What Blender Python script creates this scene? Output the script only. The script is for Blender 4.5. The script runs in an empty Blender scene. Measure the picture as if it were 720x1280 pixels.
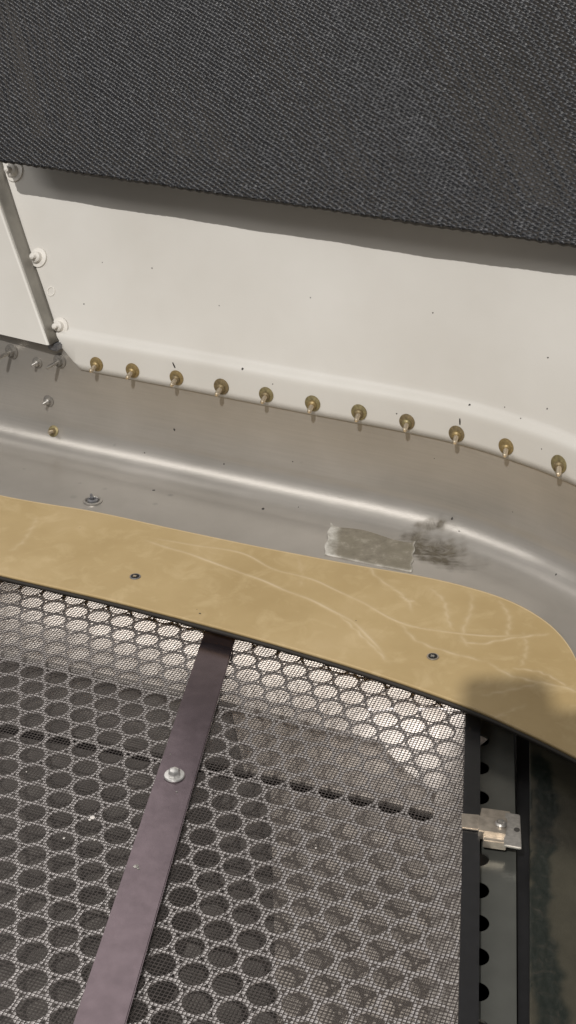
import bpy, bmesh, math, random
import numpy as np
from mathutils import Vector, Matrix
from mathutils.bvhtree import BVHTree
random.seed(4); rng = np.random.default_rng(4)
R = math.radians
S = bpy.context.scene
COL = S.collection

# ------------------------------------------------------------------ camera
F_PX, CAM_H, PITCH = 1700.0, 0.361, R(27.3)
cd = bpy.data.cameras.new('camera'); cam = bpy.data.objects.new('camera', cd); COL.objects.link(cam)
cd.sensor_fit = 'HORIZONTAL'; cd.sensor_width = 36; cd.lens = 36 * F_PX / 720
cd.clip_start = .005; cd.clip_end = 50
cam.location = (0, 0, CAM_H); cam.rotation_euler = (math.pi/2 - PITCH, 0, 0)
S.camera = cam
FW = Vector((0, math.cos(PITCH), -math.sin(PITCH))); UP = Vector((0, math.sin(PITCH), math.cos(PITCH)))
C0 = Vector((0, 0, CAM_H))
def ray(x, y):
    return FW + Vector((1, 0, 0)) * ((x-360)/F_PX) + UP * ((640-y)/F_PX)
def at(x, y, z):
    r = ray(x, y); return C0 + r * ((z-CAM_H)/r.z)

# ------------------------------------------------------------------ world and lamps
w = bpy.data.worlds.new('World'); S.world = w; w.use_nodes = True
bg = w.node_tree.nodes['Background']; bg.inputs[0].default_value = (.92, .9, .88, 1); bg.inputs[1].default_value = .17
LDIR = ray(690, 1190).normalized()
def lamp(name, kind, loc, target, energy, color, **kw):
    d = bpy.data.lights.new(name, kind); o = bpy.data.objects.new(name, d); COL.objects.link(o)
    o.location = loc; o.rotation_euler = (Vector(target)-Vector(loc)).to_track_quat('-Z', 'Y').to_euler()
    d.energy = energy; d.color = color
    for k, v in kw.items(): setattr(d, k, v)
    return o
key_target = at(400, 600, 0.02)
lamp('work_lamp', 'SPOT', key_target - LDIR*2.5, key_target, 186, (1, .97, .93), shadow_soft_size=.011, spot_size=R(38), spot_blend=.6)
lamp('ceiling_panel', 'AREA', (0.0, .1, 1.3), (0.0, .3, 0), 1.0, (1, .93, .9), shape='RECTANGLE', size=2.4, size_y=1.4)
lamp('added_reflection_light', 'AREA', (-.95, 1.9, 1.95), (-.3, .4, .1), 13.0, (1, .955, .92), shape='RECTANGLE', size=1.8, size_y=1.7)  # added area light, gives perforated plate and bar a bright reflection
lamp('added_bend_light', 'AREA', (-1.4, -.2, 1.35), (0, .7, .02), 7.5, (1, .97, .94), shape='RECTANGLE', size=1.5, size_y=.25)  # added area light, draws the highlight along the channel bend, soft fill
p_ = at(270, 757, -.022)
LAMP_IN = lamp('added_light_behind_grille', 'AREA', p_, p_ + Vector((0, -.02, -.05)), .085, (1, .95, .9), shape='RECTANGLE', size=.26, size_y=.03)  # added area light under the board, brightens the panels behind the grille
p2_ = at(520, 880, -.024)
lamp('added_light_grille_end', 'AREA', p2_, p2_ + Vector((.0, -.03, -.05)), .016, (1, .96, .93), shape='RECTANGLE', size=.05, size_y=.05)  # second added area light, brightens the right end behind the grille
LAMP_IN.rotation_euler = (R(-15), 0, R(-25))
S.view_settings.view_transform = 'Standard'; S.view_settings.look = 'None'
S.view_settings.exposure = 0; S.view_settings.gamma = 1; S.view_settings.use_curve_mapping = False

# ------------------------------------------------------------------ materials
class NT:
    def __init__(s, name):
        s.m = bpy.data.materials.new(name); s.m.use_nodes = True; s.t = s.m.node_tree
        s.b = s.t.nodes['Principled BSDF']
    def n(s, typ, **kw):
        nd = s.t.nodes.new(typ)
        for k, v in kw.items(): setattr(nd, k, v)
        return nd
    def link(s, a, b): s.t.links.new(a, b)
    def pos(s, scale=(1, 1, 1), rot=(0, 0, 0)):
        g = s.n('ShaderNodeTexCoord'); mp = s.n('ShaderNodeMapping')
        mp.inputs['Scale'].default_value = scale; mp.inputs['Rotation'].default_value = rot
        s.link(g.outputs['Object'], mp.inputs[0]); return mp.outputs[0]
    def noise(s, vec, scale, detail=4, rough=.55, dist=0):
        nd = s.n('ShaderNodeTexNoise'); nd.inputs['Scale'].default_value = scale
        nd.inputs['Detail'].default_value = detail; nd.inputs['Roughness'].default_value = rough
        nd.inputs['Distortion'].default_value = dist
        s.link(vec, nd.inputs['Vector']); return nd.outputs['Fac']
    def ramp(s, fac, stops):
        r = s.n('ShaderNodeValToRGB'); s.link(fac, r.inputs[0])
        e = r.color_ramp.elements
        while len(e) < len(stops): e.new(.5)
        for k, (p, c) in enumerate(stops):
            e[k].position = p; e[k].color = (*c, 1) if len(c) == 3 else c
        return r.outputs[0]
    def mix(s, fac, a, b, mode='MIX'):
        mx = s.n('ShaderNodeMix', data_type='RGBA', blend_type=mode)
        for sock, v in ((mx.inputs[0], fac), (mx.inputs[6], a), (mx.inputs[7], b)):
            if isinstance(v, (int, float)): sock.default_value = v
            elif isinstance(v, tuple): sock.default_value = (*v, 1)
            else: s.link(v, sock)
        return mx.outputs[2]
    def attr(s, name):
        a = s.n('ShaderNodeAttribute'); a.attribute_name = name; return a.outputs['Fac']
    def bump(s, h, strength, dist):
        bp = s.n('ShaderNodeBump'); bp.inputs['Strength'].default_value = strength; bp.inputs['Distance'].default_value = dist
        s.link(h, bp.inputs['Height']); s.link(bp.outputs[0], s.b.inputs['Normal'])
    def set(s, **kw):
        for k, v in kw.items():
            sock = s.b.inputs[k.replace('_', ' ')]
            if hasattr(v, 'is_output'): s.link(v, sock)
            elif isinstance(v, tuple): sock.default_value = (*v, 1)
            else: sock.default_value = v

def simple(name, c, rough=.5, metal=0, var=.12, scale=300, bump=0, coat=0):
    m = NT(name); p = m.pos(); nz = m.noise(p, scale, 5)
    lo = tuple(x*(1-var) for x in c); hi = tuple(min(1, x*(1+var)) for x in c)
    m.set(Base_Color=m.ramp(nz, [(.3, lo), (.7, hi)]), Roughness=rough, Metallic=metal)
    if bump: m.bump(nz, bump, .0004)
    if coat: m.set(Coat_Weight=coat)
    return m.m

def mat_white():
    m = NT('white_paint'); p = m.pos()
    a = m.noise(p, 9, 4); b = m.noise(p, 900, 3); c = m.noise(p, 70, 6, .7)
    col = m.ramp(a, [(.3, (.585, .560, .515)), (.7, (.665, .645, .605))])
    spots = m.ramp(c, [(.70, (0, 0, 0)), (.78, (1, 1, 1))])
    sf = m.n('ShaderNodeMath', operation='MULTIPLY'); m.link(spots, sf.inputs[0]); sf.inputs[1].default_value = .28
    col = m.mix(sf.outputs[0], col, (.42, .38, .32))
    m.set(Base_Color=col, Roughness=.48, Specular_IOR_Level=.35)
    big = m.noise(p, 22, 3); ad = m.n('ShaderNodeMath', operation='MULTIPLY_ADD'); m.link(big, ad.inputs[0]); ad.inputs[1].default_value = 9; m.link(b, ad.inputs[2])
    m.bump(ad.outputs[0], .15, .0003)
    return m.m
def mat_alu():
    m = NT('brushed_aluminium'); p = m.pos()
    st = m.attr('stain'); sp = m.attr('speck')
    big = m.noise(p, 16, 5, .6); fine = m.noise(p, 420, 4)
    g = m.pos((30, 30, 900), (0, 0, 0)); gr = m.noise(g, 1.0, 3)
    col = m.ramp(big, [(.25, (.41, .385, .35)), (.75, (.50, .472, .435))])
    gm = m.ramp(gr, [(.3, (.93, .93, .93)), (.7, (1, 1, 1))]); col = m.mix(1.0, col, gm, 'MULTIPLY')
    smn = m.noise(p, 160, 6, .7)
    sm = m.ramp(smn, [(.3, (.065, .053, .036)), (.7, (.15, .13, .095))])
    k1 = m.n('ShaderNodeMath', operation='MULTIPLY_ADD'); m.link(m.noise(p, 110, 6, .7, .8), k1.inputs[0]); k1.inputs[1].default_value = 2.6; k1.inputs[2].default_value = -.20
    k2 = m.n('ShaderNodeMath', operation='MULTIPLY', use_clamp=True); m.link(k1.outputs[0], k2.inputs[0]); m.link(st, k2.inputs[1])
    col = m.mix(k2.outputs[0], col, sm); col = m.mix(sp, col, (.05, .05, .055))
    mt = m.n('ShaderNodeMath', operation='MULTIPLY_ADD'); m.link(st, mt.inputs[0]); mt.inputs[1].default_value = -.45; mt.inputs[2].default_value = .58
    ro = m.n('ShaderNodeMapRange'); m.link(big, ro.inputs[0]); ro.inputs[3].default_value = .28; ro.inputs[4].default_value = .36
    m.set(Base_Color=col, Metallic=mt.outputs[0], Roughness=ro.outputs[0])
    m.bump(fine, .12, .0004)
    return m.m
def mat_board():
    m = NT('yellow_film_board'); p = m.pos()
    cr = m.attr('crease'); a = m.noise(p, 14, 5, .6); f = m.noise(p, 700, 3)
    b = m.noise(p, 60, 5, .65, .6)
    col = m.ramp(a, [(.25, (.385, .275, .125)), (.55, (.455, .335, .165)), (.8, (.51, .385, .21))])
    col = m.mix(m.ramp(b, [(.50, (0, 0, 0)), (.75, (.5, .5, .5))]), col, (.60, .47, .27))
    col = m.mix(cr, col, (.70, .58, .40))
    m.set(Base_Color=col, Roughness=.42, Specular_IOR_Level=.4)
    m.bump(f, .12, .0003)
    return m.m
def mat_weave():
    m = NT('black_woven_fabric'); p = m.pos()
    n = m.noise(p, 500, 3); h = m.attr('thread')
    c1 = m.ramp(h, [(0, (.003, .003, .004)), (.35, (.010, .0105, .013)), (.6, (.020, .021, .025)), (1, (.065, .065, .07))])  # shade between threads and highlights on their crowns painted into the colour
    m.set(Base_Color=c1, Roughness=.38, Specular_IOR_Level=.65); m.bump(n, .25, .0003)
    return m.m
def mat_corroded():
    m = NT('corroded_plate'); p = m.pos(); s = m.attr('rot')
    a = m.noise(p, 55, 6, .65); b = m.noise(p, 130, 7, .75, 1.0)
    base = m.ramp(a, [(.3, (.040, .036, .024)), (.7, (.062, .056, .038))])
    dirt = m.ramp(b, [(.35, (.005, .009, .006)), (.5, (.010, .014, .010)), (.66, (.030, .028, .021)), (.82, (.11, .11, .095))])
    m.set(Base_Color=m.mix(s, base, dirt), Roughness=.5, Metallic=.2); m.bump(b, .35, .0008)
    return m.m
def mat_tape():
    m = NT('old_grey_tape'); p = m.pos(); e = m.attr('edge')
    a = m.noise(p, 150, 7, .7); b = m.noise(p, 60, 4)
    col = m.ramp(a, [(.3, (.15, .132, .10)), (.55, (.23, .205, .16)), (.72, (.42, .39, .33))])
    col = m.mix(m.ramp(b, [(.45, (0, 0, 0)), (.65, (.6, .6, .6))]), col, (.20, .18, .13))
    ed = m.n('ShaderNodeMath', operation='MULTIPLY'); m.link(e, ed.inputs[0])
    m.link(m.ramp(a, [(.35, (.3, .3, .3)), (.6, (1, 1, 1))]), ed.inputs[1])
    m.set(Base_Color=m.mix(ed.outputs[0], col, (.62, .60, .55)), Roughness=.7); m.bump(a, .4, .0005)
    return m.m
M = dict(
    white=mat_white(), alu=mat_alu(), board=mat_board(), weave=mat_weave(), corroded=mat_corroded(), tape=mat_tape(),
    brass=simple('cadmium_brass', (.30, .22, .10), .5, .5, .25, 900),
    silver=simple('bright_bolt_steel', (.66, .65, .63), .34, .8, .15, 500),
    tip=simple('bright_stud_metal', (.66, .56, .42), .30, .85, .1, 900),
    steel=simple('dull_steel', (.45, .43, .40), .38, .8, .2, 700),
    darksteel=simple('grey_rivet_metal', (.22, .22, .23), .45, .6, .3, 500),
    wpaint=simple('painted_bolt_white', (.72, .69, .64), .42, 0, .06, 300),
    wire=simple('dark_screen_wire', (.060, .050, .046), .55, .2, .2, 300),
    ring=simple('perforated_plate_metal', (.78, .74, .72), .40, .6, .06, 200),
    bar=simple('plum_anodised_bar', (.17, .135, .148), .22, .92, .12, 160, .1),
    black=simple('matt_black_rail', (.006, .006, .007), .5, 0, .3, 200),
    void=simple('dark_cavity', (.012, .011, .010), .9),
    pale=simple('pale_duct_metal', (.66, .62, .58), .6, 0, .12, 40),
    taupe=simple('taupe_duct_board', (.115, .105, .095), .7, 0, .25, 60),
    tan=simple('tan_duct_board', (.36, .325, .29), .7, 0, .25, 60),
    strip=simple('pale_green_grey_strip', (.115, .117, .105), .30, .5, .1, 60),
    clip=simple('worn_clip_steel', (.42, .37, .31), .35, .7, .25, 260, .2),
    washer=simple('grey_washer_metal', (.24, .225, .205), .45, .5, .25, 500),
    edge=simple('side_shade_grey', (.26, .245, .215), .42, .35, .15, 60),  # grey that paints the shade on the raised panel's side face
    chip=simple('dark_speck', (.05, .045, .04), .7),
    shadowline=simple('edge_shadow_and_ink', (.02, .016, .012), .7),  # paints the board's shadow line; pen ticks and fabric backing share it
    blocker=simple('black_shadow_blocker', (.02, .02, .022), .3),  # for the unseen slab added to block the lamp
)

# ------------------------------------------------------------------ helpers
def tagit(o, label, cat, group=None):
    o['label'] = label; o['category'] = cat
    if group: o['group'] = group
    return o
def link(name, me, m, parent=None, smooth=False):
    me.materials.clear(); me.materials.append(m)
    if smooth: me.polygons.foreach_set('use_smooth', [True]*len(me.polygons))
    o = bpy.data.objects.new(name, me); COL.objects.link(o)
    if parent: o.parent = parent
    return o
def empty(name, loc, rot=None):
    o = bpy.data.objects.new(name, None); COL.objects.link(o); o.location = loc; o.empty_display_size = .01
    if rot is not None: o.rotation_mode = 'QUATERNION'; o.rotation_quaternion = rot
    return o
def from_bm(name, bm, m, parent=None, smooth=False):
    bmesh.ops.recalc_face_normals(bm, faces=bm.faces)
    me = bpy.data.meshes.new(name); bm.to_mesh(me); bm.free(); return link(name, me, m, parent, smooth)
def grid_mesh(name, P, flip=False, closed_thick=None):
    """P: (rows, cols, 3) -> mesh; with closed_thick an offset array of the same shape gives a back side and rims"""
    r, c = P.shape[:2]; V = P.reshape(-1, 3)
    i = np.arange(r-1)[:, None]*c + np.arange(c-1)[None, :]
    q = np.stack([i, i+1, i+c+1, i+c], -1).reshape(-1, 4)
    if flip: q = q[:, ::-1]
    if closed_thick is not None:
        n = r*c; V = np.concatenate([V, closed_thick.reshape(-1, 3)])
        q2 = q[:, ::-1] + n
        loop = list(range(c)) + [k*c + c-1 for k in range(1, r)] + [(r-1)*c + k for k in range(c-2, -1, -1)] + [k*c for k in range(r-2, 0, -1)]
        L = np.array(loop); L2 = np.roll(L, -1)
        rim = np.stack([L, L+n, L2+n, L2], -1)
        if flip: rim = rim[:, ::-1]
        q = np.concatenate([q, q2, rim])
    me = bpy.data.meshes.new(name)
    me.vertices.add(len(V)); me.vertices.foreach_set('co', np.ascontiguousarray(V, dtype=np.float32).ravel())
    me.loops.add(q.size); me.loops.foreach_set('vertex_index', np.ascontiguousarray(q, dtype=np.int32).ravel())
    me.polygons.add(len(q)); me.polygons.foreach_set('loop_start', np.arange(0, q.size, 4, dtype=np.int32))
    me.update(calc_edges=True); me.validate(); return me
def set_attr(me, name, vals):
    a = me.attributes.new(name, 'FLOAT', 'POINT'); v = np.zeros(len(me.vertices), dtype=np.float32)
    v[:len(vals)] = vals; a.data.foreach_set('value', v)
def spline(pts, n):
    """Catmull-Rom through pts, resampled evenly"""
    P = np.array(pts, float); P = np.vstack([2*P[0]-P[1], P, 2*P[-1]-P[-2]]); out = []
    for k in range(1, len(P)-2):
        t = np.linspace(0, 1, 40, endpoint=False)[:, None]
        a, b, c, d = P[k-1], P[k], P[k+1], P[k+2]
        out.append(.5*((2*b)+(c-a)*t+(2*a-5*b+4*c-d)*t**2+(3*b-a-3*c+d)*t**3))
    out.append(P[-2][None]); Q = np.vstack(out)
    s = np.r_[0, np.cumsum(np.linalg.norm(np.diff(Q, axis=0), axis=1))]
    u = np.linspace(0, s[-1], n)
    return np.stack([np.interp(u, s, Q[:, k]) for k in range(Q.shape[1])], 1)
def prism(bm, pts, z0, z1):
    lo = [bm.verts.new((p[0], p[1], z0)) for p in pts]; hi = [bm.verts.new((p[0], p[1], z1)) for p in pts]
    n = len(pts); bm.faces.new(lo[::-1]); bm.faces.new(hi)
    for k in range(n): bm.faces.new((lo[k], lo[(k+1) % n], hi[(k+1) % n], hi[k]))
def box(bm, c, s, mat=None):
    r = bmesh.ops.create_cube(bm, size=1)
    for v in r['verts']:
        v.co = Vector((v.co.x*s[0]+c[0], v.co.y*s[1]+c[1], v.co.z*s[2]+c[2]))
        if mat: v.co = mat @ v.co
def lathe(prof, n=24, jitter=0):
    """prof: list of (radius, height) along +Z"""
    bm = bmesh.new(); rings = []
    for r, h in prof:
        if r < 1e-7: rings.append([bm.verts.new((0, 0, h))])
        else: rings.append([bm.verts.new((r*math.cos(2*math.pi*k/n), r*math.sin(2*math.pi*k/n), h)) for k in range(n)])
    for a, b in zip(rings, rings[1:]):
        for k in range(n):
            k2 = (k+1) % n
            if len(a) == 1 and len(b) == 1: continue
            if len(a) == 1: bm.faces.new((a[0], b[k2], b[k]))
            elif len(b) == 1: bm.faces.new((a[k], a[k2], b[0]))
            else: bm.faces.new((a[k], a[k2], b[k2], b[k]))
    return bm
def npath(pts):
    """unit normals in plan (pointing to the viewer side) of a plan path that runs left to right"""
    t = np.gradient(pts, axis=0); t /= np.linalg.norm(t, axis=1)[:, None]
    return np.stack([t[:, 1], -t[:, 0]], 1)
def pxline(pts, z): return [tuple(at(x, y, z))[:2] for x, y in pts]

# ------------------------------------------------------------------ plan curves (metres)
ZF = .056                                     # lower edge of the white flange
NU = 460
Wp = pxline([(-140, 408), (-60, 428), (20, 445), (100, 461), (220, 484), (400, 519), (500, 538), (580, 556), (650, 578)], ZF)
e = Wp[-1]; Wp += [(e[0]+.020, e[1]-.021), (e[0]+.040, e[1]-.050), (e[0]+.052, e[1]-.090), (e[0]+.056, e[1]-.140)]
W = spline(Wp, NU); WN = npath(W)
TOPZ = .173
T = spline(pxline([(-140, 165), (0, 190), (360, 240), (720, 297), (1000, 340)], TOPZ), NU)
TN = npath(T)
# match the upper path to the lower one column by column, walking straight up the wall
Tm = np.zeros_like(W)
tp = at(-140, 165, TOPZ); tq = at(1000, 340, TOPZ)
for k in range(NU):
    # intersection of the ray from W along -N0 (constant direction) with the top line
    d0 = np.array([.42, .907]); a = np.array(tp[:2]); b = np.array(tq[:2])
    A = np.array([[d0[0], -(b-a)[0]], [d0[1], -(b-a)[1]]]); s_, u_ = np.linalg.solve(A, a - W[k]); Tm[k] = a + (b-a)*u_

OUTP = pxline([(-160, 583), (0, 619), (120, 640), (250, 668), (410, 700), (520, 719), (590, 735), (640, 752), (680, 775), (706, 800), (722, 828), (736, 870), (748, 930), (760, 1000)], 0)
OUT = spline(OUTP, NU); OUT = OUT + npath(OUT)*.010
# ------------------------------------------------------------------ metal channel (pan)
RB = .022; ZP = -.0025
rows = []
def pan_rows():
    out = []
    for off in np.linspace(.135, RB, 100): out.append((off, ZP))
    for a in np.linspace(0, math.pi/2, 26)[1:]: out.append((RB - RB*math.sin(a), ZP + RB - RB*math.cos(a)))
    for z in np.linspace(ZP+RB, .0745, 50)[1:]: out.append((0, z))
    return out
pr = pan_rows()
P = np.zeros((len(pr), NU, 3))
for i, (off, z) in enumerate(pr):
    o = off
    # offset curves are pulled in smoothly round the corner so that they never cross
    if off > RB:                                 # the flat floor band runs on under the board
        t = (off-RB)/(.135-RB); P[i, :, :2] = (W + WN*RB)*(1-t) + OUT*t; P[i, :, 2] = z
    else: P[i, :, :2] = W + WN*o; P[i, :, 2] = z
pan_me = grid_mesh('metal_channel', P)
V = P.reshape(-1, 3)
def px_of(V):
    d = V - np.array(C0); zc = d @ np.array(FW); return 360+F_PX*d[:, 0]/zc, 640-F_PX*(d @ np.array(UP))/zc
def world_dist(V, p): return np.linalg.norm(V - np.array(p), axis=1)
# adhesive smear beside the tape patch (a mark with its own shape)
st = np.zeros(len(V))
def smooth(a, b, x): t = np.clip((x-a)/(b-a), 0, 1); return t*t*(3-2*t)
for (x, y, rx, ry, amt) in ((545, 700, .016, .006, .9), (530, 688, .020, .0095, .95), (553, 690, .016, .010, .8), (522, 676, .012, .006, .7), (597, 706, .009, .007, .22), (566, 706, .014, .008, .45), (540, 672, .013, .003, .8)):
    c = at(x, y, ZP); dx = V[:, 0]-c.x; dy = V[:, 1]-c.y
    a = -.36; ux = dx*math.cos(a)+dy*math.sin(a); uy = -dx*math.sin(a)+dy*math.cos(a)
    q = np.sqrt((ux/rx)**2+(uy/ry)**2) + .10*np.sin(ux*900+uy*300)+.08*np.sin(uy*1700-ux*450)
    st = np.maximum(st, amt*(1-smooth(.3, 1.15, q))*(V[:, 2] < .03))
set_attr(pan_me, 'stain', st)
pan = link('metal_channel', pan_me, M['alu'], smooth=True)
tagit(pan, 'bare aluminium channel with rounded bend between white flange and yellow board', 'metal channel')
bvh_pan = BVHTree.FromPolygons([tuple(v) for v in V], [tuple(p.vertices) for p in pan_me.polygons])
spk = np.zeros(len(V)); 
# scuffs around the floor rivet
for (x, y, r_, amt) in ((200, 613, .0010, 0), (213, 619, .0022, .28), (194, 630, .0020, .22), (100, 604, .0015, .2), (92, 621, .003, .15), (30, 586, .0012, .3), (131, 611, .002, .15), (376, 577, .0008, .5), (178, 566, .0006, .9), (143, 557, .0005, .6)):
    h = bvh_pan.ray_cast(C0, ray(x, y).normalized())
    if h[0]:
        d = world_dist(V, h[0]); spk = np.maximum(spk, amt*(1-smooth(.4*r_, r_, d)))
set_attr(pan_me, 'speck', spk)

# ------------------------------------------------------------------ white wall panel with its flange
prof = [(.0012, ZF), (.0013, ZF+.004), (.0013, .0715), (.0012, .0735), (.0009, .0751), (.0001, .0765), (-.0012, .0776), (-.0026, .0784), (-.0036, .0792), (-.0041, .0808)]
# slanted cut at the left end of the flange
k0 = int(np.argmin(np.abs(px_of(np.c_[W, np.full(NU, .074)])[0]-71)))
k1 = int(np.argmin(np.abs(px_of(np.c_[W, np.full(NU, ZF)])[0]-101)))
ks = range(k0, NU); rowsW = []
for i, (off, z) in enumerate(prof):
    rr = np.zeros((NU, 3)); rr[:, :2] = W + WN*off; rr[:, 2] = z
    if i < 3:
        f_ = np.clip((k1-np.arange(NU))/max(1, k1-k0), 0, 1); lim = ZF + f_*(.0725-ZF); rr[:, 2] = np.maximum(rr[:, 2], lim + i*.0002)
    rowsW.append(rr)
base = rowsW[-1]
for t in np.linspace(0, 1, 34)[1:]:
    rr = np.zeros((NU, 3)); rr[:, :2] = base[:, :2]*(1-t) + Tm*t; rr[:, 2] = base[:, 2]*(1-t) + TOPZ*t; rowsW.append(rr)
top = rowsW[-1]; d_ = top-rowsW[-2]
for k in range(1, 16): rowsW.append(top + d_*k*1.0)
PWf = np.array(rowsW)
for i in range(5): rowsW[i][:k0] = rowsW[5][:k0]
PW = np.array(rowsW)[:-11]
back = PW.copy(); back[:, :, :2] -= WN[None]*.001
wall_me = grid_mesh('white_wall_panel', PW, closed_thick=back)
wall = link('white_wall_panel', wall_me, M['white'], smooth=True)
wall_me.polygons.foreach_set('use_smooth', [True]*((PW.shape[0]-1)*(PW.shape[1]-1)) + [False]*(len(wall_me.polygons)-(PW.shape[0]-1)*(PW.shape[1]-1)))
tagit(wall, 'large white painted wall panel with a curved bolted flange, under the black fabric', 'wall panel')
# full surface (also left of the flange) for placing things
me_t = grid_mesh('tmp', PWf)
bvh_wall = BVHTree.FromPolygons([tuple(v.co) for v in me_t.vertices], [tuple(p.vertices) for p in me_t.polygons]); bpy.data.meshes.remove(me_t)
def hit(bvh, x, y, fallback=None):
    h = bvh.ray_cast(C0, ray(x, y).normalized())
    p, n = h[0], h[1]
    if p is None: raise Exception('miss %s %s' % (x, y))
    if n.dot(ray(x, y)) > 0: n = -n
    return p, n

# proud left panel: front face stands clear of the wall, its side face turned to the right
p_bot, nb = hit(bvh_wall, 69, 412); p_top, nt = hit(bvh_wall, -10, 165)
p_bot2 = p_bot + (p_bot-p_top).normalized()*.007
nb = Vector((nb.x, nb.y, 0)).normalized()
wl = Vector((W[0][0]-W[60][0], W[0][1]-W[60][1], 0)).normalized()     # direction to the left along the wall
bm = bmesh.new(); nseg = 10; prev = None; ringsv = []
for i in range(nseg+1):
    t = i/nseg; j = p_bot2.lerp(p_top, t); d = .0105 + .0065*t
    fr = j + nb*d; rnd = .0015
    ring = [j - nb*.003, fr - nb*rnd, fr + wl*rnd*.3 - nb*rnd*.35, fr + wl*rnd, fr + wl*.25, j - nb*.003 + wl*.25]
    ringsv.append([bm.verts.new(v) for v in ring])
for a, b in zip(ringsv, ringsv[1:]):
    for k in range(6): bm.faces.new((a[k], a[(k+1) % 6], b[(k+1) % 6], b[k]))
bm.faces.new(ringsv[0][::-1]); bm.faces.new(ringsv[-1])
lp = from_bm('raised_side_panel', bm, M['white'])
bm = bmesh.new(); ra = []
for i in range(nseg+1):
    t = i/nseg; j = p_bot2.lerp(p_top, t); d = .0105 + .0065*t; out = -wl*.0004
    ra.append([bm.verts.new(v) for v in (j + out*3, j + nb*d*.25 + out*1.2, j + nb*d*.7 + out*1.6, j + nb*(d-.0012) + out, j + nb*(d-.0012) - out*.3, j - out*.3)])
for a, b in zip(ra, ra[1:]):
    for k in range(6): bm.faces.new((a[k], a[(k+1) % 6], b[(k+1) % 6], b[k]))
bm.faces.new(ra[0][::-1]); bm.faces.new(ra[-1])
from_bm('side_shade_strip', bm, M['edge'], lp, True)  # strip painting shade onto the white panel's right-hand face
tagit(lp, 'narrow white raised panel at the left edge with its shaded side turned right', 'wall panel')
# grey joggle foot under its lower corner
bm = bmesh.new(); mt = Matrix.Translation(p_bot2 + nb*.003 + Vector((0, 0, -.003))) @ Matrix.Rotation(math.atan2(-wl.y, -wl.x), 4, 'Z')
box(bm, (-.001, 0, 0), (.0075, .006, .0045), mt); bmesh.ops.bevel(bm, geom=bm.edges[:], offset=.0008, segments=2, affect='EDGES')
from_bm('corner_foot', bm, M['darksteel'], lp)

# ------------------------------------------------------------------ fasteners
def placed(name, bvh, x, y, twist=0, tilt=(0, 0)):
    p, n = hit(bvh, x, y)
    q = n.to_track_quat('Z', 'Y') @ Matrix.Rotation(twist, 3, 'Z').to_quaternion()
    q = Matrix.Rotation(tilt[0], 3, 'X').to_quaternion() @ Matrix.Rotation(tilt[1], 3, 'Y').to_quaternion() @ q
    return empty(name, p, q)
def washer_me(r, h=.0007, cone=0):
    return lathe([(0, 0), (r*.97, 0), (r, h*.3), (r*.98, h), (r*.80, h+cone*.35), (r*.5, h+cone), (0, h+cone)], 28)
def nut_me(r, h):
    return lathe([(0, 0), (r*1.05, 0), (r, h*.15), (r*.97, h*.8), (r*.82, h), (0, h)], 6)
def stud_me(r, h, base=0):
    prof = [(r*1.0, base)]; n = 7
    for k in range(n): z = base+(h-base)*.86*(k+.5)/n; prof += [(r*1.0, z), (r*.86, z+(h-base)*.05)]
    prof += [(r*.86, h*.93), (r*.5, h), (0, h)]; return lathe(prof, 14)
protos = {}
BR = [M['brass'], simple('tarnished_brass', (.21, .16, .085), .55, .45, .3, 700), simple('olive_brass', (.26, .215, .11), .5, .5, .35, 600)]
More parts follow.
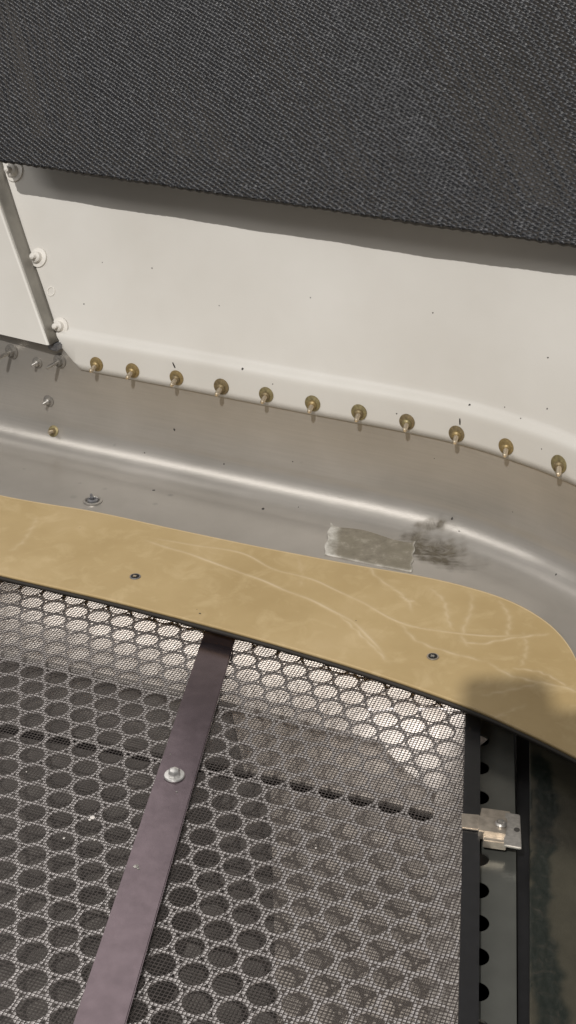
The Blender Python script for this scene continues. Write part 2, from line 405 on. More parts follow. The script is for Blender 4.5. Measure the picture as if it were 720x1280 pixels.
def fastener(kind, bvh, x, y, label, group, s=1.0, twist=None, tilt=(0, 0), cat='bolt', lean=None):
    tw = random.uniform(0, 1.5) if twist is None else twist
    o = placed(kind, bvh, x, y, tw, tilt); o.scale = (s, s, s)
    if kind not in protos:
        L = []
        if kind == 'brass_bolt':
            L = [('washer', washer_me(.0047, .0007, .0007), M['brass']), ('nut', lathe([(0, .0012), (.0027, .0012), (.0026, .0026), (.0018, .0034), (0, .0034)], 20), M['brass']), ('stud', stud_me(.0014, random.uniform(.0095, .0100), .0030), M['tip'])]
        elif kind == 'white_bolt':
            L = [('washer', washer_me(.0060, .0012, .0004), M['wpaint']), ('nut', lathe([(0, .0014), (.0034, .0014), (.0032, .0042), (.0022, .0050), (0, .0050)], 20), M['wpaint']), ('stud', stud_me(.0018, .0085, .0045), M['wpaint'])]
        elif kind == 'steel_bolt':
            L = [('washer', washer_me(.0048, .0009, .0003), M['washer']), ('nut', nut_me(.0030, .0034), M['washer']), ('stud', stud_me(.0013, .0150, .0030), M['steel'])]
        elif kind == 'small_bolt':
            L = [('washer', washer_me(.0036, .0006, .0004), M['washer']), ('nut', lathe([(0, .0008), (.0020, .0008), (.0021, .0022), (.0012, .0034), (0, .0036)], 16), M['steel']), ('stud', stud_me(.0010, .0065, .0032), M['steel'])]
        elif kind == 'channel_rivet':
            L = [('rim', lathe([(.0030, .0001), (.0046, .0001), (.0045, .0007), (.0036, .0009), (.0031, .0003), (.0030, .0001)], 26), M['steel']),
                 ('head', lathe([(0, .0001), (.0027, .0001), (.0026, .0012), (.0016, .0016), (.0011, .0008), (0, .0008)], 18), M['darksteel'])]
            bmx = bmesh.new(); box(bmx, (0, .0022, .0016), (.0012, .0042, .0016)); bmesh.ops.bevel(bmx, geom=bmx.edges[:], offset=.0003, segments=1, affect='EDGES'); L.append(('tang', bmx, M['darksteel']))
        res = []
        for nm, bmx, m in L:
            c = from_bm(nm, bmx, m, o, smooth=(nm not in ('nut_', 'tang'))); c.data.set_sharp_from_angle(angle=R(35)); res.append(c)
        protos[kind] = res
    else:
        for c0 in protos[kind]:
            c = c0.copy(); COL.objects.link(c); c.parent = o
    if kind == 'brass_bolt':
        for c in COL.objects:
            if c.parent is o and not c.name.startswith('stud'):
                c.material_slots[0].link = 'OBJECT'; c.material_slots[0].material = random.choice(BR)
    if lean is not None:
        n_ = o.rotation_quaternion @ Vector((0, 0, 1)); want = (n_*(1-lean) + Vector((random.uniform(-.06, .06), -1, 0))*lean + Vector((0, 0, -.16))).normalized()
        dq = n_.rotation_difference(want); loc = o.rotation_quaternion.inverted() @ dq @ o.rotation_quaternion
        for c in COL.objects:
            if c.parent is o and not c.name.startswith('washer'): c.rotation_mode = 'QUATERNION'; c.rotation_quaternion = loc
    return tagit(o, label, cat, group)
GB = 'brass bolts along the white flange'
bb = [(121, 455, 'leftmost brass bolt on the white flange, by its slanted left end'),
      (166, 463, 'second brass bolt from the left on the white flange'),
      (221, 472, 'brass bolt on the flange just below the left black pen tick'),
      (277, 483, 'brass bolt right of the one under the left pen tick'),
      (333, 493, 'fifth brass bolt from the left on the white flange'),
      (391, 504, 'sixth brass bolt from the left, middle of the flange row'),
      (449, 515, 'brass bolt third to the left of the one at the right pen tick, counting that one out as zero and two between'),
      (509, 527, 'brass bolt immediately left of the one below the right pen tick'),
      (571, 542, 'brass bolt on the flange just below the right black pen tick'),
      (633, 558, 'second brass bolt from the right end of the flange'),
      (699, 580, 'rightmost brass bolt on the flange, where it curves down')]
bb[6] = (449, 515, 'seventh brass bolt from the left on the white flange')
for x, y, l in bb: fastener('brass_bolt', bvh_wall, x, y, l, GB, s=random.uniform(.95, 1.06), lean=.25+.5*x/720)
GW = 'white painted bolts down the panel edge'
fastener('white_bolt', bvh_wall, 19, 214, 'topmost white painted bolt, tucked under the black fabric', GW, 1.1)
fastener('white_bolt', bvh_wall, 49, 322, 'middle white painted bolt beside the raised side panel', GW, 1.0)
fastener('white_bolt', bvh_wall, 76, 408, 'lowest white painted bolt, just above the flange corner', GW, .95)
GS = 'steel fasteners on the channel under the raised panel'
fastener('steel_bolt', bvh_pan, 15, 439, 'leftmost steel bolt with long stud under the raised white panel', GS)
fastener('small_bolt', bvh_pan, 47, 453, 'small domed steel bolt between the two long-studded ones', GS)
fastener('steel_bolt', bvh_pan, 75, 451, 'long-studded steel bolt beside the slanted end of the flange', GS, .95)
fastener('small_bolt', bvh_pan, 61, 501, 'small steel bolt alone on the channel above the short brass one', GS, 1.05)
fastener('brass_bolt', bvh_pan, 67, 539, 'short brass bolt low on the channel near the bright bend', None, .8)
fastener('channel_rivet', bvh_pan, 116, 627, 'grey ringed rivet with a bent tang on the channel floor by the board', None, 1.25, twist=.3, cat='rivet')

def disc(name, bvh, x, y, r, m, parent=None, ring=None, h=.0002, sx=1):
    p, n = hit(bvh, x, y); q = n.to_track_quat('Z', 'Y')
    bm = lathe([(0, 0), (r, 0), (r*.9, h), (0, h)] if ring is None else [(ring, .00005), (r, .00005), (r, h), (ring*1.05, h), (ring, .00005)], 14)
    for v in bm.verts:
        v.co = Vector((v.co.x*sx*(1+.0), v.co.y, v.co.z)); v.co = q @ v.co + p
    return from_bm(name, bm, m, parent)
def fleck(bvh, pts, name, m, parent):
    bm = bmesh.new()
    for x, y, r in pts:
        p, n = hit(bvh, x, y); q = n.to_track_quat('Z', 'Y'); k = 7
        a0 = random.random()*6; vs = [bm.verts.new(q @ Vector((r*.8*(.6+.6*random.random())*math.cos(a0+6.283*i/k), r*.8*(.6+.6*random.random())*math.sin(a0+6.283*i/k), .00012)) + p) for i in range(k)]
        c = bm.verts.new(q @ Vector((0, 0, .0003)) + p)
        for i in range(k): bm.faces.new((vs[i], vs[(i+1) % k], c))
    o = from_bm(name, bm, m, parent); o['kind'] = 'stuff'; return o
fleck(bvh_wall, [(303, 461, .0011), (587, 506, .0010), (190, 335, .0006), (685, 447, .0006), (541, 391, .0006), (684, 511, .0006), (651, 523, .0005), (677, 561, .0005), (631, 509, .0005), (274, 382, .0005), (105, 380, .0006), (388, 372, .0005), (496, 517, .0006), (341, 480, .0005), (128, 328, .0004)], 'paint_chips', M['chip'], wall)
fleck(bvh_pan, [(192, 613, .0011), (329, 636, .0013), (218, 537, .0011), (565, 648, .0011), (574, 664, .0006), (280, 580, .0008), (373, 634, .0005), (695, 718, .0008), (366, 577, .0005), (641, 640, .0004), (543, 573, .0004), (181, 566, .0006)], 'specks', M['chip'], pan)
# small round boss / hole in the white wall
disc('hole_rim', bvh_wall, 64, 364, .0030, M['wpaint'], wall, ring=.0022, h=.0005)
# black pen ticks
for (x0, y0, x1, y1, r_) in ((216, 453, 219, 460, .0005), (575, 523, 575, 531, .00045)):
    bm = bmesh.new(); a, n = hit(bvh_wall, x0, y0); b, _ = hit(bvh_wall, x1, y1); s = (b-a).cross(n).normalized()*r_
    vs = [bm.verts.new(v + n*.00015) for v in (a-s*.6, a+s*.8, (a+b)/2+s*1.1, b+s*.6, b-s*.7, (a+b)/2-s)]
    bm.faces.new(vs); from_bm('pen_tick', bm, M['shadowline'], wall)

# ------------------------------------------------------------------ tape patch on the channel floor
cor = [at(405, 694, ZP), at(414, 649, ZP), at(520, 672, ZP), at(514, 716, ZP)]
nu, nv = 60, 30; G = np.zeros((nv, nu, 3)); eg = np.zeros((nv, nu))
for j in range(nv):
    for i in range(nu):
        u, v = i/(nu-1), j/(nv-1)
        p = (cor[0]*(1-v)+cor[1]*v)*(1-u) + (cor[3]*(1-v)+cor[2]*v)*u
        wob = .0006*math.sin(v*17+1)*(1-u)**6 + .0005*math.sin(v*23)*(u**8)
        G[j, i] = (p.x+wob, p.y+.0004*math.sin(u*21)*(v**8), ZP+.0005 + .0002*math.sin(u*9+v*5) + (.0004 if u > .97 or u < .02 else 0))
        eg[j, i] = max(0, 1.2-u/.13) + max(0, 1-(1-u)/.02)*.8 + max(0, 1-v/.05)*.5
Gb = G.copy(); Gb[:, :, 2] = ZP-.0003
tm = grid_mesh('tape_patch', G, closed_thick=Gb); set_attr(tm, 'edge', np.clip(eg.ravel(), 0, 1))
tagit(link('tape_patch', tm, M['tape'], smooth=False), 'rectangle of old grey-brown tape stuck on the channel floor beside the board', 'tape')

# ------------------------------------------------------------------ yellow board
outer = spline(OUTP, 900)
inner = spline(pxline([(-160, 678), (0, 717), (150, 752), (300, 791), (450, 835), (580, 880), (660, 915), (720, 945), (770, 972), (800, 990), (815, 1000), (825, 1010), (830, 1020)], 0), 900)
# pair points along x so that the grid stays even
nvb = 170; B = np.zeros((nvb, 900, 3))
for j in range(nvb):
    v = j/(nvb-1); B[j, :, :2] = inner*(1-v) + outer*v
B[:, :, 2] = 0
VB = B.reshape(-1, 3)
creases = [([(178, 675), (215, 686), (260, 701), (320, 723), (375, 745), (420, 765), (455, 790), (490, 832)], .0009, .75),
           ([(190, 673), (240, 681), (300, 691), (345, 712), (400, 728), (450, 752), (500, 778), (550, 789), (610, 795), (690, 792)], .0007, .65),
           ([(500, 778), (520, 800), (560, 815), (610, 828)], .0009, .5),
           ([(420, 765), (442, 785), (470, 812), (486, 830)], .0007, .6),
           ([(455, 697), (470, 720), (500, 742), (513, 757), (515, 768)], .0009, .5),
           ([(538, 735), (555, 752), (560, 775), (566, 788)], .0010, .5),
           ([(590, 742), (588, 765), (578, 795), (590, 812)], .0011, .45),
           ([(625, 750), (637, 775), (632, 800)], .0011, .45), ([(655, 790), (658, 815), (650, 835)], .0010, .35),
           ([(500, 745), (512, 752), (517, 750)], .0008, .7), ([(690, 792), (640, 798), (600, 805), (570, 800)], .0009, .6),
           ([(610, 828), (640, 845), (700, 858), (730, 868)], .0009, .5), ([(640, 835), (680, 842), (712, 860)], .0008, .5),
           ([(12, 690), (28, 678), (38, 664), (47, 645)], .0014, .35), ([(660, 880), (610, 900), (640, 890)], .001, .3),
           ([(372, 695), (378, 720), (374, 735)], .0010, .22), ([(600, 870), (650, 860), (690, 850)], .0008, .4)]
crv = np.zeros(len(VB))
for pts, wd, amt in creases:
    q = spline([tuple(at(x, y, 0))[:2] for x, y in pts], 60)
    q += .0004*np.stack([np.sin(np.arange(60)*.7+len(pts)), np.cos(np.arange(60)*.53)], 1)
    lo, hi = q.min(0)-.004, q.max(0)+.004
    sel = np.where((VB[:, 0] > lo[0]) & (VB[:, 0] < hi[0]) & (VB[:, 1] > lo[1]) & (VB[:, 1] < hi[1]))[0]
    d = np.full(len(sel), 9.0); tt = np.zeros(len(sel))
    for k in range(59):
        a, b = q[k], q[k+1]; ab = b-a; t = np.clip(((VB[sel, :2]-a) @ ab)/(ab @ ab + 1e-12), 0, 1)
        dd = np.linalg.norm(VB[sel, :2]-a-t[:, None]*ab, axis=1); m_ = dd < d; d[m_] = dd[m_]; tt[m_] = (k+t[m_])/59
    fade = np.clip(np.minimum(tt, 1-tt)*6, 0, 1)**.7
    crv[sel] = np.maximum(crv[sel], amt*fade*(.75+.25*np.sin(tt*31))*np.exp(-(d/(wd*.85))**1.2)*.95)
# raised, slightly chalky outer edge
crv = crv.reshape(nvb, 900); crv[-2:, :] = np.maximum(crv[-2:, :], .55)
B[:, :, 2] += crv*.00025 + .00012*np.sin(B[:, :, 0]*75)*np.sin(B[:, :, 1]*60)
Bb = B.copy(); Bb[:, :, 2] = -.0018
bme = grid_mesh('yellow_board', B, closed_thick=Bb); set_attr(bme, 'crease', np.clip(crv.ravel(), 0, 1))
board = link('yellow_board', bme, M['board'], smooth=False)
tagit(board, 'long tan-yellow film-covered board with creases, curving round between channel and grille', 'board')
# black strip painting the board's shadow line below the inner edge
bi = np.zeros((2, 900, 3)); nin = npath(inner)
bi[0, :, :2] = inner + nin*.0010; bi[1, :, :2] = inner - nin*.004; bi[:, :, 2] = -.0019
bib = bi.copy(); bib[:, :, 2] = -.0036
link('edge_shadow_strip', grid_mesh('edge_shadow_strip', bi, closed_thick=bib), M['shadowline'], board)
bvh_flat = BVHTree.FromPolygons([(-1, -.5, 0), (1, -.5, 0), (1, 1, 0), (-1, 1, 0)], [(0, 1, 2, 3)])
for x, y, l in ((169, 721, 'sunken screw in the left half of the yellow board'), (541, 821, 'cross-slotted screw in the right half of the yellow board')):
    o = placed('board_screw', bvh_flat, x, y, .6); o.location.z = .0003
    from_bm('rim', lathe([(.0018, -.0002), (.0030, -.0002), (.0028, .0002), (.0019, .0001), (.0018, -.0002)], 22), M['darksteel'] if x < 300 else M['clip'], o)
    from_bm('hole', lathe([(0, -.0001), (.0023, -.0001), (.0022, .0003), (0, .0003)], 18), M['void'], o)
    bm = bmesh.new(); box(bm, (.0004, .0002, .0004), (.0020, .0007, .0004)); box(bm, (.0004, .0002, .00045), (.0007, .0020, .0004))
    from_bm('slot', bm, M['tip'] if x < 300 else M['steel'], o)
    tagit(o, l, 'screw', 'screws in the yellow board')
fleck(bvh_flat, [(250, 767, .0008), (246, 762, .0003), (445, 776, .0004), (100, 660, .0003)], 'specks', M['chip'], board)

# ------------------------------------------------------------------ grille: perforated plate + wire screen
ZG = -.0115
org = at(108, 987, ZG-.002); o2 = at(142.6, 995.7, ZG-.002)
PITCH_H = (o2-org).length; ang = math.atan2(o2.y-org.y, o2.x-org.x); print('pitch', PITCH_H, math.degrees(ang))
ux = Vector((math.cos(ang), math.sin(ang))); uy = Vector((-math.sin(ang), math.cos(ang)))
gl = empty('grille', at(300, 900, ZG))
tagit(gl, 'grey honeycomb-perforated grille covered by a fine dark wire screen, below the board', 'grille')
gp = gl.location.copy()
RE = [tuple(at(583, 860, ZG))[:2], tuple(at(576, 1104, ZG))[:2]]
def right_limit(y):
    (x0, y0), (x1, y1) = RE; return x0 + (x1-x0)*(y-y0)/(y1-y0)
# perforated plate: hexagon cells with round holes, each cell a ring of 12 quads
bm_v = []; bm_f = []; key = {}
def vid(x, y, z):
    k = (round(x*2e5), round(y*2e5), round(z*1e5))
    if k not in key: key[k] = len(bm_v); bm_v.append((x-gp.x, y-gp.y, z-gp.z))
    return key[k]
rh = PITCH_H*.435; zt, zb = ZG-.0006, ZG-.0012
for j in range(-30, 50):
    for i in range(-40, 50):
        cx = (i + .5*(j & 1))*PITCH_H; cy = j*PITCH_H*.8660
        c = Vector((org.x, org.y)) + ux*cx + uy*cy
        qx, qy = px_of(np.array([[c.x, c.y, ZG]])); qx, qy = float(qx[0]), float(qy[0])
        if qx < -60 or qy > 1340 or c.x > right_limit(c.y)-.001 or qy < 700 + .28*qx - 45: continue
        hexp = []; circ = []; n = 18; rh = PITCH_H*(.432+.012*(random.random()-.5))
        for k in range(n):
            a = 2*math.pi*k/n + ang + math.pi/6
            # point on hexagon boundary
            ph = ((2*math.pi*k/n) % (math.pi/3)) - math.pi/6
            rhx = PITCH_H/2/math.cos(ph + 0)
            aa = 2*math.pi*k/n
            # pointy-top hexagon: flat sides face 0,60,..deg in lattice frame
            ph2 = ((aa + math.pi/6) % (math.pi/3)) - math.pi/6; rr = PITCH_H/2/math.cos(ph2)
            hexp.append((c.x+rr*math.cos(aa+ang), c.y+rr*math.sin(aa+ang))); circ.append((c.x+rh*math.cos(aa+ang), c.y+rh*math.sin(aa+ang)))
        for k in range(n):
            k2 = (k+1) % n
            bm_f.append((vid(*hexp[k], zt), vid(*hexp[k2], zt), vid(*circ[k2], zt), vid(*circ[k], zt)))
            bm_f.append((vid(*circ[k], zt), vid(*circ[k2], zt), vid(*circ[k2], zb), vid(*circ[k], zb)))
me = bpy.data.meshes.new('perforated_plate'); me.from_pydata(bm_v, [], bm_f); me.update()
o = link('perforated_plate', me, M['ring'], gl); o['kind'] = 'stuff'
# wire screen
GP = PITCH_H/8.4; ww = .00034
V_, F_ = [], []
def wire(p, q, wd, z0, z1):
    d = (q-p).normalized(); s = Vector((-d.y, d.x))*wd/2; b = len(V_)
    for z in (z0, z1):
        for a in (p-s, p+s, q+s, q-s): V_.append((a.x-gp.x, a.y-gp.y, z-gp.z))
    F_.extend([(b+4, b+5, b+6, b+7), (b+3, b+2, b+1, b), (b, b+1, b+5, b+4), (b+1, b+2, b+6, b+5), (b+2, b+3, b+7, b+6), (b+3, b, b+4, b+7)])
WPOLY = [Vector(tuple(at(x, y, ZG))[:2]) for x, y in ((-60, 1330), (572, 1330), (583, 855), (-60, 675))]
def clip_line(p, d):
    """clip an infinite line to the grille's outline"""
    lo, hi = -2., 2.
    poly = WPOLY
    n = len(poly)
    for k in range(n):
        a, b = poly[k], poly[(k+1) % n]; e_ = b-a; nn = Vector((-e_.y, e_.x))   # inside is left
        den = nn.dot(d); num = nn.dot(p-a)
        if abs(den) < 1e-9:
            if num < 0: return None
            continue
        t = -num/den
        if den > 0: lo = max(lo, t)
        else: hi = min(hi, t)
    return (p+d*lo, p+d*hi) if hi-lo > .002 else None
for k in range(-330, 420):
    for d, s in ((uy, ux), (ux, uy)):
        jt = random.uniform(-.00006, .00006)
        r_ = clip_line(Vector((org.x, org.y)) + s*(k*GP+jt), (d + s*random.uniform(-.0006, .0006)).normalized())
        if r_: wire(r_[0], r_[1], ww*random.uniform(.85, 1.15), ZG-.0001 + (.00006 if d is ux else 0), ZG+.00006 + (.00006 if d is ux else 0))
me = bpy.data.meshes.new('wire_screen'); me.from_pydata(V_, [], F_); me.update()
o = link('wire_screen', me, M['wire'], gl); o['kind'] = 'stuff'

bvh_scr = BVHTree.FromPolygons([(-1, -.5, ZG+.0002), (1, -.5, ZG+.0002), (1, 1, ZG+.0002), (-1, 1, ZG+.0002)], [(0, 1, 2, 3)])
fleck(bvh_scr, [(116, 1022, .0016), (112, 1025, .0009), (118, 1050, .0006), (80, 1048, .0007), (245, 905, .0005), (395, 1060, .0006), (470, 1050, .0005), (33, 965, .0005)], 'lint_and_glints', M['pale'], None).parent = gl  # pale flecks painting glints on the screen, plus bits of lint
bpy.data.objects['lint_and_glints'].matrix_parent_inverse = Matrix.Translation(-gp)

# what lies behind the grille
def slab(name, px, z, th, m, parent=None, zpx=None):
    pts = [at(x, y, z if zpx is None else zpx) for x, y in px]
    bm = bmesh.new(); prism(bm, [(p.x, p.y) for p in pts], z-th, z); return from_bm(name, bm, m, parent)
ZD = -.050
o = slab('pale_duct_panel', [(-200, 480), (-200, 775), (0, 815), (80, 832), (235, 866), (330, 888), (470, 925), (510, 965), (545, 990), (576, 1000), (579, 620)], ZD+.004, .003, M['pale'])
tagit(o, 'pale panel seen through the grille just below the board', 'duct panel')
o = slab('taupe_duct_board', [(-200, 700), (-200, 860), (0, 902), (240, 948), (440, 992), (620, 1033), (620, 880)], ZD, .003, M['taupe'])
tagit(o, 'dull brown panel behind the grille, above the dark slot', 'duct panel')
o = slab('lower_duct_board', [(-200, 875), (0, 916), (240, 963), (440, 1007), (640, 1052), (640, 1500), (-200, 1500)], ZD, .003, M['taupe'])
tagit(o, 'dull brown panel behind the grille, below the dark slot', 'duct panel')
o = slab('tan_duct_board', [(282, 850), (305, 962), (440, 992), (620, 1033), (620, 880)], ZD+.001, .0015, M['tan'])
tagit(o, 'lighter tan board behind the grille right of the plum bar, above the dark slot', 'duct panel')
o = slab('tan_duct_board', [(338, 985), (440, 1007), (640, 1052), (640, 1500), (352, 1500)], ZD+.001, .0015, M['tan'])
tagit(o, 'lighter tan board behind the grille at lower right, below the dark slot', 'duct panel')
o = slab('cavity_floor', [(-900, 300), (1500, 300), (2000, 2200), (-1500, 2200)], -.09, .004, M['void']); o['kind'] = 'structure'; o.name = 'floor'

ew = [at(581, 800, -.018), at(574, 1330, -.018), at(532, 1330, ZD), at(548, 800, ZD)]
bm = bmesh.new(); f4 = [bm.verts.new(v) for v in ew]; b4 = [bm.verts.new(v + Vector((.002, 0, -.001))) for v in ew]
bm.faces.new(f4); bm.faces.new(b4[::-1])
for k in range(4): bm.faces.new((f4[k], f4[(k+1) % 4], b4[(k+1) % 4], b4[k]))
tagit(from_bm('slanted_end_wall', bm, M['pale']), 'pale sloping end wall behind the right end of the grille', 'duct panel')

# ------------------------------------------------------------------ plum bar with its bolt
ZB = ZG+.0030
bm = bmesh.new()
q = [at(262, 770, ZB), at(302, 770, ZB), at(207, 1104, ZB), at(150, 1104, ZB)]
dl = (q[3]-q[0]); dr = (q[2]-q[1])
q[3] = q[0]+dl*1.45; q[2] = q[1]+dr*1.45
prism(bm, [(p.x, p.y) for p in q], ZB-.0022, ZB); bmesh.ops.bevel(bm, geom=[e_ for e_ in bm.edges], offset=.0004, segments=2, affect='EDGES')
bar = from_bm('flat_bar', bm, M['bar'])
tagit(bar, 'dark plum flat metal bar lying diagonally across the grille', 'bar')
bvh_bar = BVHTree.FromPolygons([(-1, -.5, ZB), (1, -.5, ZB), (1, 1, ZB), (-1, 1, ZB)], [(0, 1, 2, 3)])
o = placed('bar_bolt', bvh_bar, 218, 970, .5)
for nm, bmx, m in (('washer', lathe([(0, 0), (.0045, 0), (.0046, .0004), (.0043, .0009), (.0030, .0010), (0, .0010)], 28), M['silver']),
                   ('head', lathe([(0, .0010), (.0027, .0010), (.0027, .0026), (.0021, .0034), (.0010, .0037), (0, .0037)], 6), M['silver'])):
    c = from_bm(nm, bmx, m, o, True); c.data.set_sharp_from_angle(angle=R(35))
tagit(o, 'shiny hex bolt with washer fixing the plum bar', 'bolt')
fleck(bvh_bar, [(170, 1083, .0016), (173, 1086, .0009), (221, 990, .0006), (213, 943, .0005)], 'paint_chips', M['steel'], bar)

# ------------------------------------------------------------------ right end: black rail, pale strip, clip, corroded plate
ZR = ZG+.0022
o = slab('black_rail', [(583, 840), (601, 850), (598, 1330), (572, 1330)], ZR, .006, M['black'])
tagit(o, 'narrow matt black rail closing the right end of the grille', 'rail')
# pale strip with round notches along its hidden left edge
ZS = ZG-.004
a = at(600, 885, ZS); b = at(596, 1330, ZS); dirv = (b-a).normalized(); nrm = Vector((-dirv.y, dirv.x, 0)); nrm = nrm if nrm.x > 0 else -nrm
nc = []
for y in (890, 925, 960, 997, 1035, 1073, 1113, 1154, 1196, 1240, 1286):
    nc.append(((at(600, y, ZS)-a).dot(dirv)))
pts = [a + nrm*0]
for s_ in nc:
    rr = .0045
    if s_ < rr: continue
    for k in range(11):
        t = math.pi*k/10; pts.append(a + dirv*(s_ - rr*math.cos(t)) + nrm*(rr*.95*math.sin(t)))
pts.append(b); pts += [at(646, 1330, ZS), at(645, 1060, ZS), at(642, 915, ZS), at(625, 903, ZS), at(604, 899, ZS)]
bm = bmesh.new(); prism(bm, [(p.x, p.y) for p in pts], ZS-.0012, ZS); bmesh.ops.triangulate(bm, faces=bm.faces[:])
strip = from_bm('notched_strip', bm, M['strip'])
tagit(strip, 'pale grey-green metal strip with a row of round holes beside the black rail', 'metal strip')
# black channel right of the strip
o = slab('black_channel', [(645, 880), (668, 880), (668, 1330), (648, 1330)], ZS-.006, .003, M['black'], None); tagit(o, 'black gap strip between the pale strip and the corroded plate', 'rail')
# clip
zc = ZR+.0012
root = empty('spring_clip', at(620, 1032, ZS)); tagit(root, 'worn metal clip with a screw bridging the black rail and pale strip', 'clip')
rp = root.location
def cslab(name, px, z, th, m=M['clip'], bev=.0003):
    pts = [at(x, y, z) for x, y in px]; bm = bmesh.new(); prism(bm, [(p.x-rp.x, p.y-rp.y) for p in pts], z-th-rp.z, z-rp.z)
    bmesh.ops.bevel(bm, geom=bm.edges[:], offset=bev, segments=2, affect='EDGES'); return from_bm(name, bm, m, root)
cslab('tongue', [(577, 1016), (600, 1018), (599, 1037), (577, 1034)], ZR+.0013, .0011)
cslab('body', [(598, 1019), (634, 1022), (632, 1043), (598, 1038)], ZR+.0030, .0045)
cslab('upper_lug', [(602, 1009), (638, 1014), (637, 1024), (600, 1020)], ZR+.0016, .0040)
cslab('lower_lug', [(604, 1040), (633, 1045), (633, 1054), (604, 1050)], ZR+.0012, .0040)
cslab('plate', [(632, 1015), (650, 1018), (652, 1060), (630, 1056)], ZR+.0022, .0012, M['steel'])
sc = lathe([(0, 0), (.0024, 0), (.0024, .0009), (.0017, .0015), (.0013, .0006), (0, .0006)], 20)
h = at(626, 1031, ZR+.0030)
for v in sc.verts: v.co += h-rp
from_bm('screw', sc, M['steel'], root, True).data.set_sharp_from_angle(angle=R(35))
hs = lathe([(0, 0), (.0012, 0), (.0012, .0001), (0, .0001)], 14); h = at(646, 1037, ZR+.0023)
for v in hs.verts: v.co += h-rp
from_bm('hole', hs, M['chip'], root)
# corroded plate
n1, n2 = 90, 160; a_, b_, c_, d_2 = at(662, 900, ZS-.002), at(860, 900, ZS-.002), at(860, 1330, ZS-.002), at(662, 1330, ZS-.002)
Q = np.zeros((n2, n1, 3)); rt = np.zeros((n2, n1))
for j in range(n2):
    v = j/(n2-1); L_ = a_.lerp(d_2, v); R_ = b_.lerp(c_, v)
    for i in range(n1): Q[j, i] = L_.lerp(R_, i/(n1-1))
pxx, pyy = px_of(Q.reshape(-1, 3)); cxl = 668 + 10*np.sin((pyy-940)/45) + (pyy-940)*.05
def wob(y, sc, seed):
    r_ = np.random.default_rng(seed).uniform(-1, 1, 400); return np.interp(y/sc, np.arange(400)-20, r_)
wdt = 8 + (pyy-930)*.05 + 5*wob(pyy, 17, 1) + 3*wob(pyy, 6, 2)
cxl = cxl + 5*wob(pyy, 23, 3) + 2*wob(pyy, 7, 4)
rt = 1-smooth(.6, 1.25, np.abs(pxx-cxl)/np.maximum(wdt, 3)); rt = np.maximum(rt, (pxx < 662+4*wob(pyy, 14, 5))*1.0)*(smooth(930, 950, pyy))
Qt = Q.copy(); Qt[:, :, 2] += (.00015*rt*rng.uniform(-1, 1, len(rt))).reshape(n2, n1)
Qb = Q.copy(); Qb[:, :, 2] -= .0015
me = grid_mesh('corroded_plate', Qt, flip=True, closed_thick=Qb); set_attr(me, 'rot', rt)
cp = link('corroded_plate', me, M['corroded']); tagit(cp, 'brown plate at the lower right with a ragged dark green corroded edge', 'metal plate')

# ------------------------------------------------------------------ black woven fabric hanging in front of the wall
fe0 = at(0, 203, .1765); fe1 = at(720, 309, .1765)
fd = (fe1-fe0); fd.z = 0; fl = fd.length; fd.normalize(); fn = Vector((fd.y, -fd.x, 0))      # towards the viewer
FA = R(50); fu = Vector((0, 0, 1))*math.cos(FA) - fn*math.sin(FA); fo_ = fn*math.cos(FA) + Vector((0, 0, 1))*math.sin(FA)
X0, X1 = -.005, fl+.17; HT = .165
step = .00036; nx = int((X1-X0)/step); nz = int(HT/step)
px_, pz_ = .0028, .0024
xs = X0 + np.arange(nx)*step; zs = np.arange(nz)*step
XX, ZZ = np.meshgrid(xs, zs)
XX = XX - .85*ZZ
def weave(X, Z):
    h = np.zeros_like(X); tone = np.zeros_like(X)
    X = X + .0003*np.sin(Z*190) + .0002*np.sin(Z*530+X*90); Z = Z + .0002*np.sin(X*240)
    ci = np.floor(X/px_)
    for dc in (-1, 0, 1):
        c = ci+dc; off = (np.mod(c, 2))*.5*pz_; r0 = np.floor((Z-off)/pz_)
        for dr in (0, 1):
            r = r0+dr
            hs_ = np.mod(np.sin(c*12.9898+r*78.233)*43758.5453, 1.0); h2 = np.mod(np.sin(c*39.3+r*11.1)*24634.63, 1.0)
            cx = (c+.5+.10*(hs_-.5))*px_; cz = r*pz_+off+.10*(h2-.5)*pz_
            dx = (X-cx)/(px_*.58); dz = (Z-cz-(X-cx)*.10*(hs_-.3))/(pz_*.44)
            q = dx*dx+dz*dz; b = np.sqrt(np.clip(1-q, 0, 1))*(.85+.2*hs_)
            up = b > h; h = np.where(up, b, h); tone = np.where(up, .42+.58*h2**3, tone)
    return h, tone
Hh, tone = weave(XX, ZZ)
sag = .0004*np.sin(XX*16+1)+.0002*np.sin(XX*37)
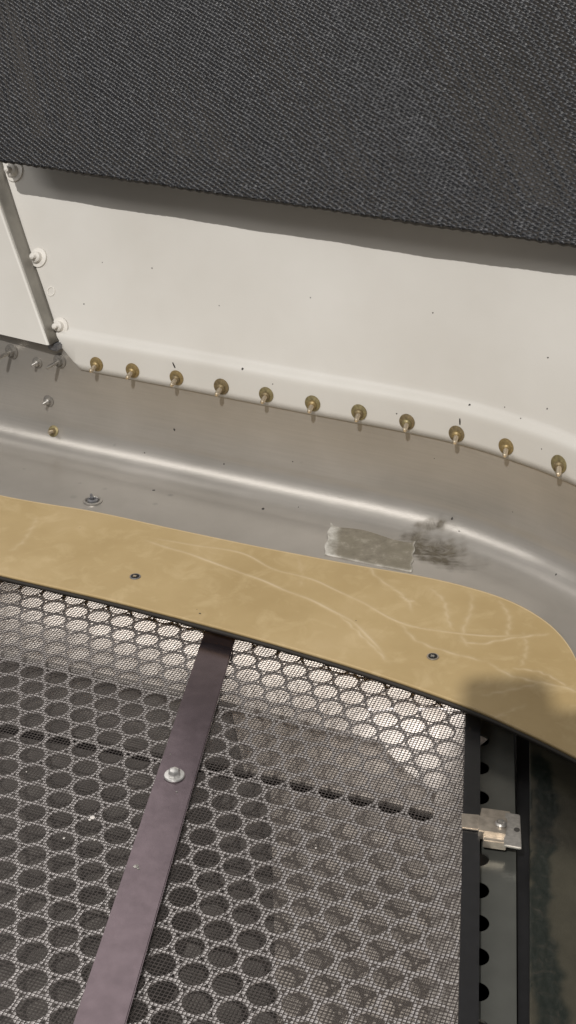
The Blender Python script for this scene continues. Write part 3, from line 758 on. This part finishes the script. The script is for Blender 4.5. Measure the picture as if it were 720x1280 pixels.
lower = .00012*np.sin(XX*70)+.0001*np.sin(XX*180)+.00035*np.abs(np.sin(XX*math.pi/px_))
# rounded lower left corner
rc = .006; xl = np.clip(X0+rc-xs[None]+0*ZZ, 0, rc); lift = rc-np.sqrt(np.clip(rc*rc-xl*xl, 0, None))
Zreal = ZZ*(1-lift/HT) + lift + lower*np.clip(1-ZZ/.02, 0, 1)
off = sag*(1-ZZ/HT) + Hh*.0013 + .0006
Pf = np.array(fe0)[None, None] + XX[..., None]*np.array(fd) + off[..., None]*np.array(fo_) + Zreal[..., None]*np.array(fu)
fme = grid_mesh('fabric_curtain', Pf); set_attr(fme, 'thread', (Hh*tone).ravel())
fab = empty('fabric_curtain', fe0); tagit(fab, 'coarse black woven fabric hanging across the top in front of the white wall', 'fabric')
fo = link('weave', fme, M['weave'], fab, smooth=True); fo.matrix_parent_inverse = Matrix.Translation(-fe0)
idx = np.arange(0, nx, 8); Pk = Pf[np.r_[0:60:4, nz-1]][:, idx] - np.array(fo_)*.0004; Pk2 = Pk - np.array(fo_)*.0016
bk = link('backing', grid_mesh('backing', Pk, closed_thick=Pk2), M['shadowline'], fab); bk.matrix_parent_inverse = Matrix.Translation(-fe0)

# ------------------------------------------------------------------ unseen slab added for phone and hand, shaped to cast the lower right shadow
LSP = (at(645, 932, 0) - (key_target - LDIR*2.5)).normalized(); axz = -LSP; axx = Vector((1, 0, 0)); axx = (axx - axz*axx.dot(axz)).normalized(); axy = axz.cross(axx)
bm = bmesh.new(); ring = []
for cx, cy, a0 in ((.013, .025, 0), (-.013, .025, 90), (-.013, -.034, 180), (.085, -.072, 270), (.085, .006, 0)):
    for k in range(7): t = R(a0+15*k); ring.append((cx+.006*math.cos(t), cy+.006*math.sin(t)))
ring.append((.021, .012))
prism(bm, ring, .0, .018); O_ = at(645, 932, 0) - LSP*.75
for v in bm.verts: v.co = O_ + axx*(v.co.x*.70-.0030) + axy*(v.co.y*.70+.0050) + axz*v.co.z
tagit(from_bm('shadow_blocker', bm, M['blocker']), 'unseen black slab added above the scene to cast the rounded shadow at the lower right', 'camera')
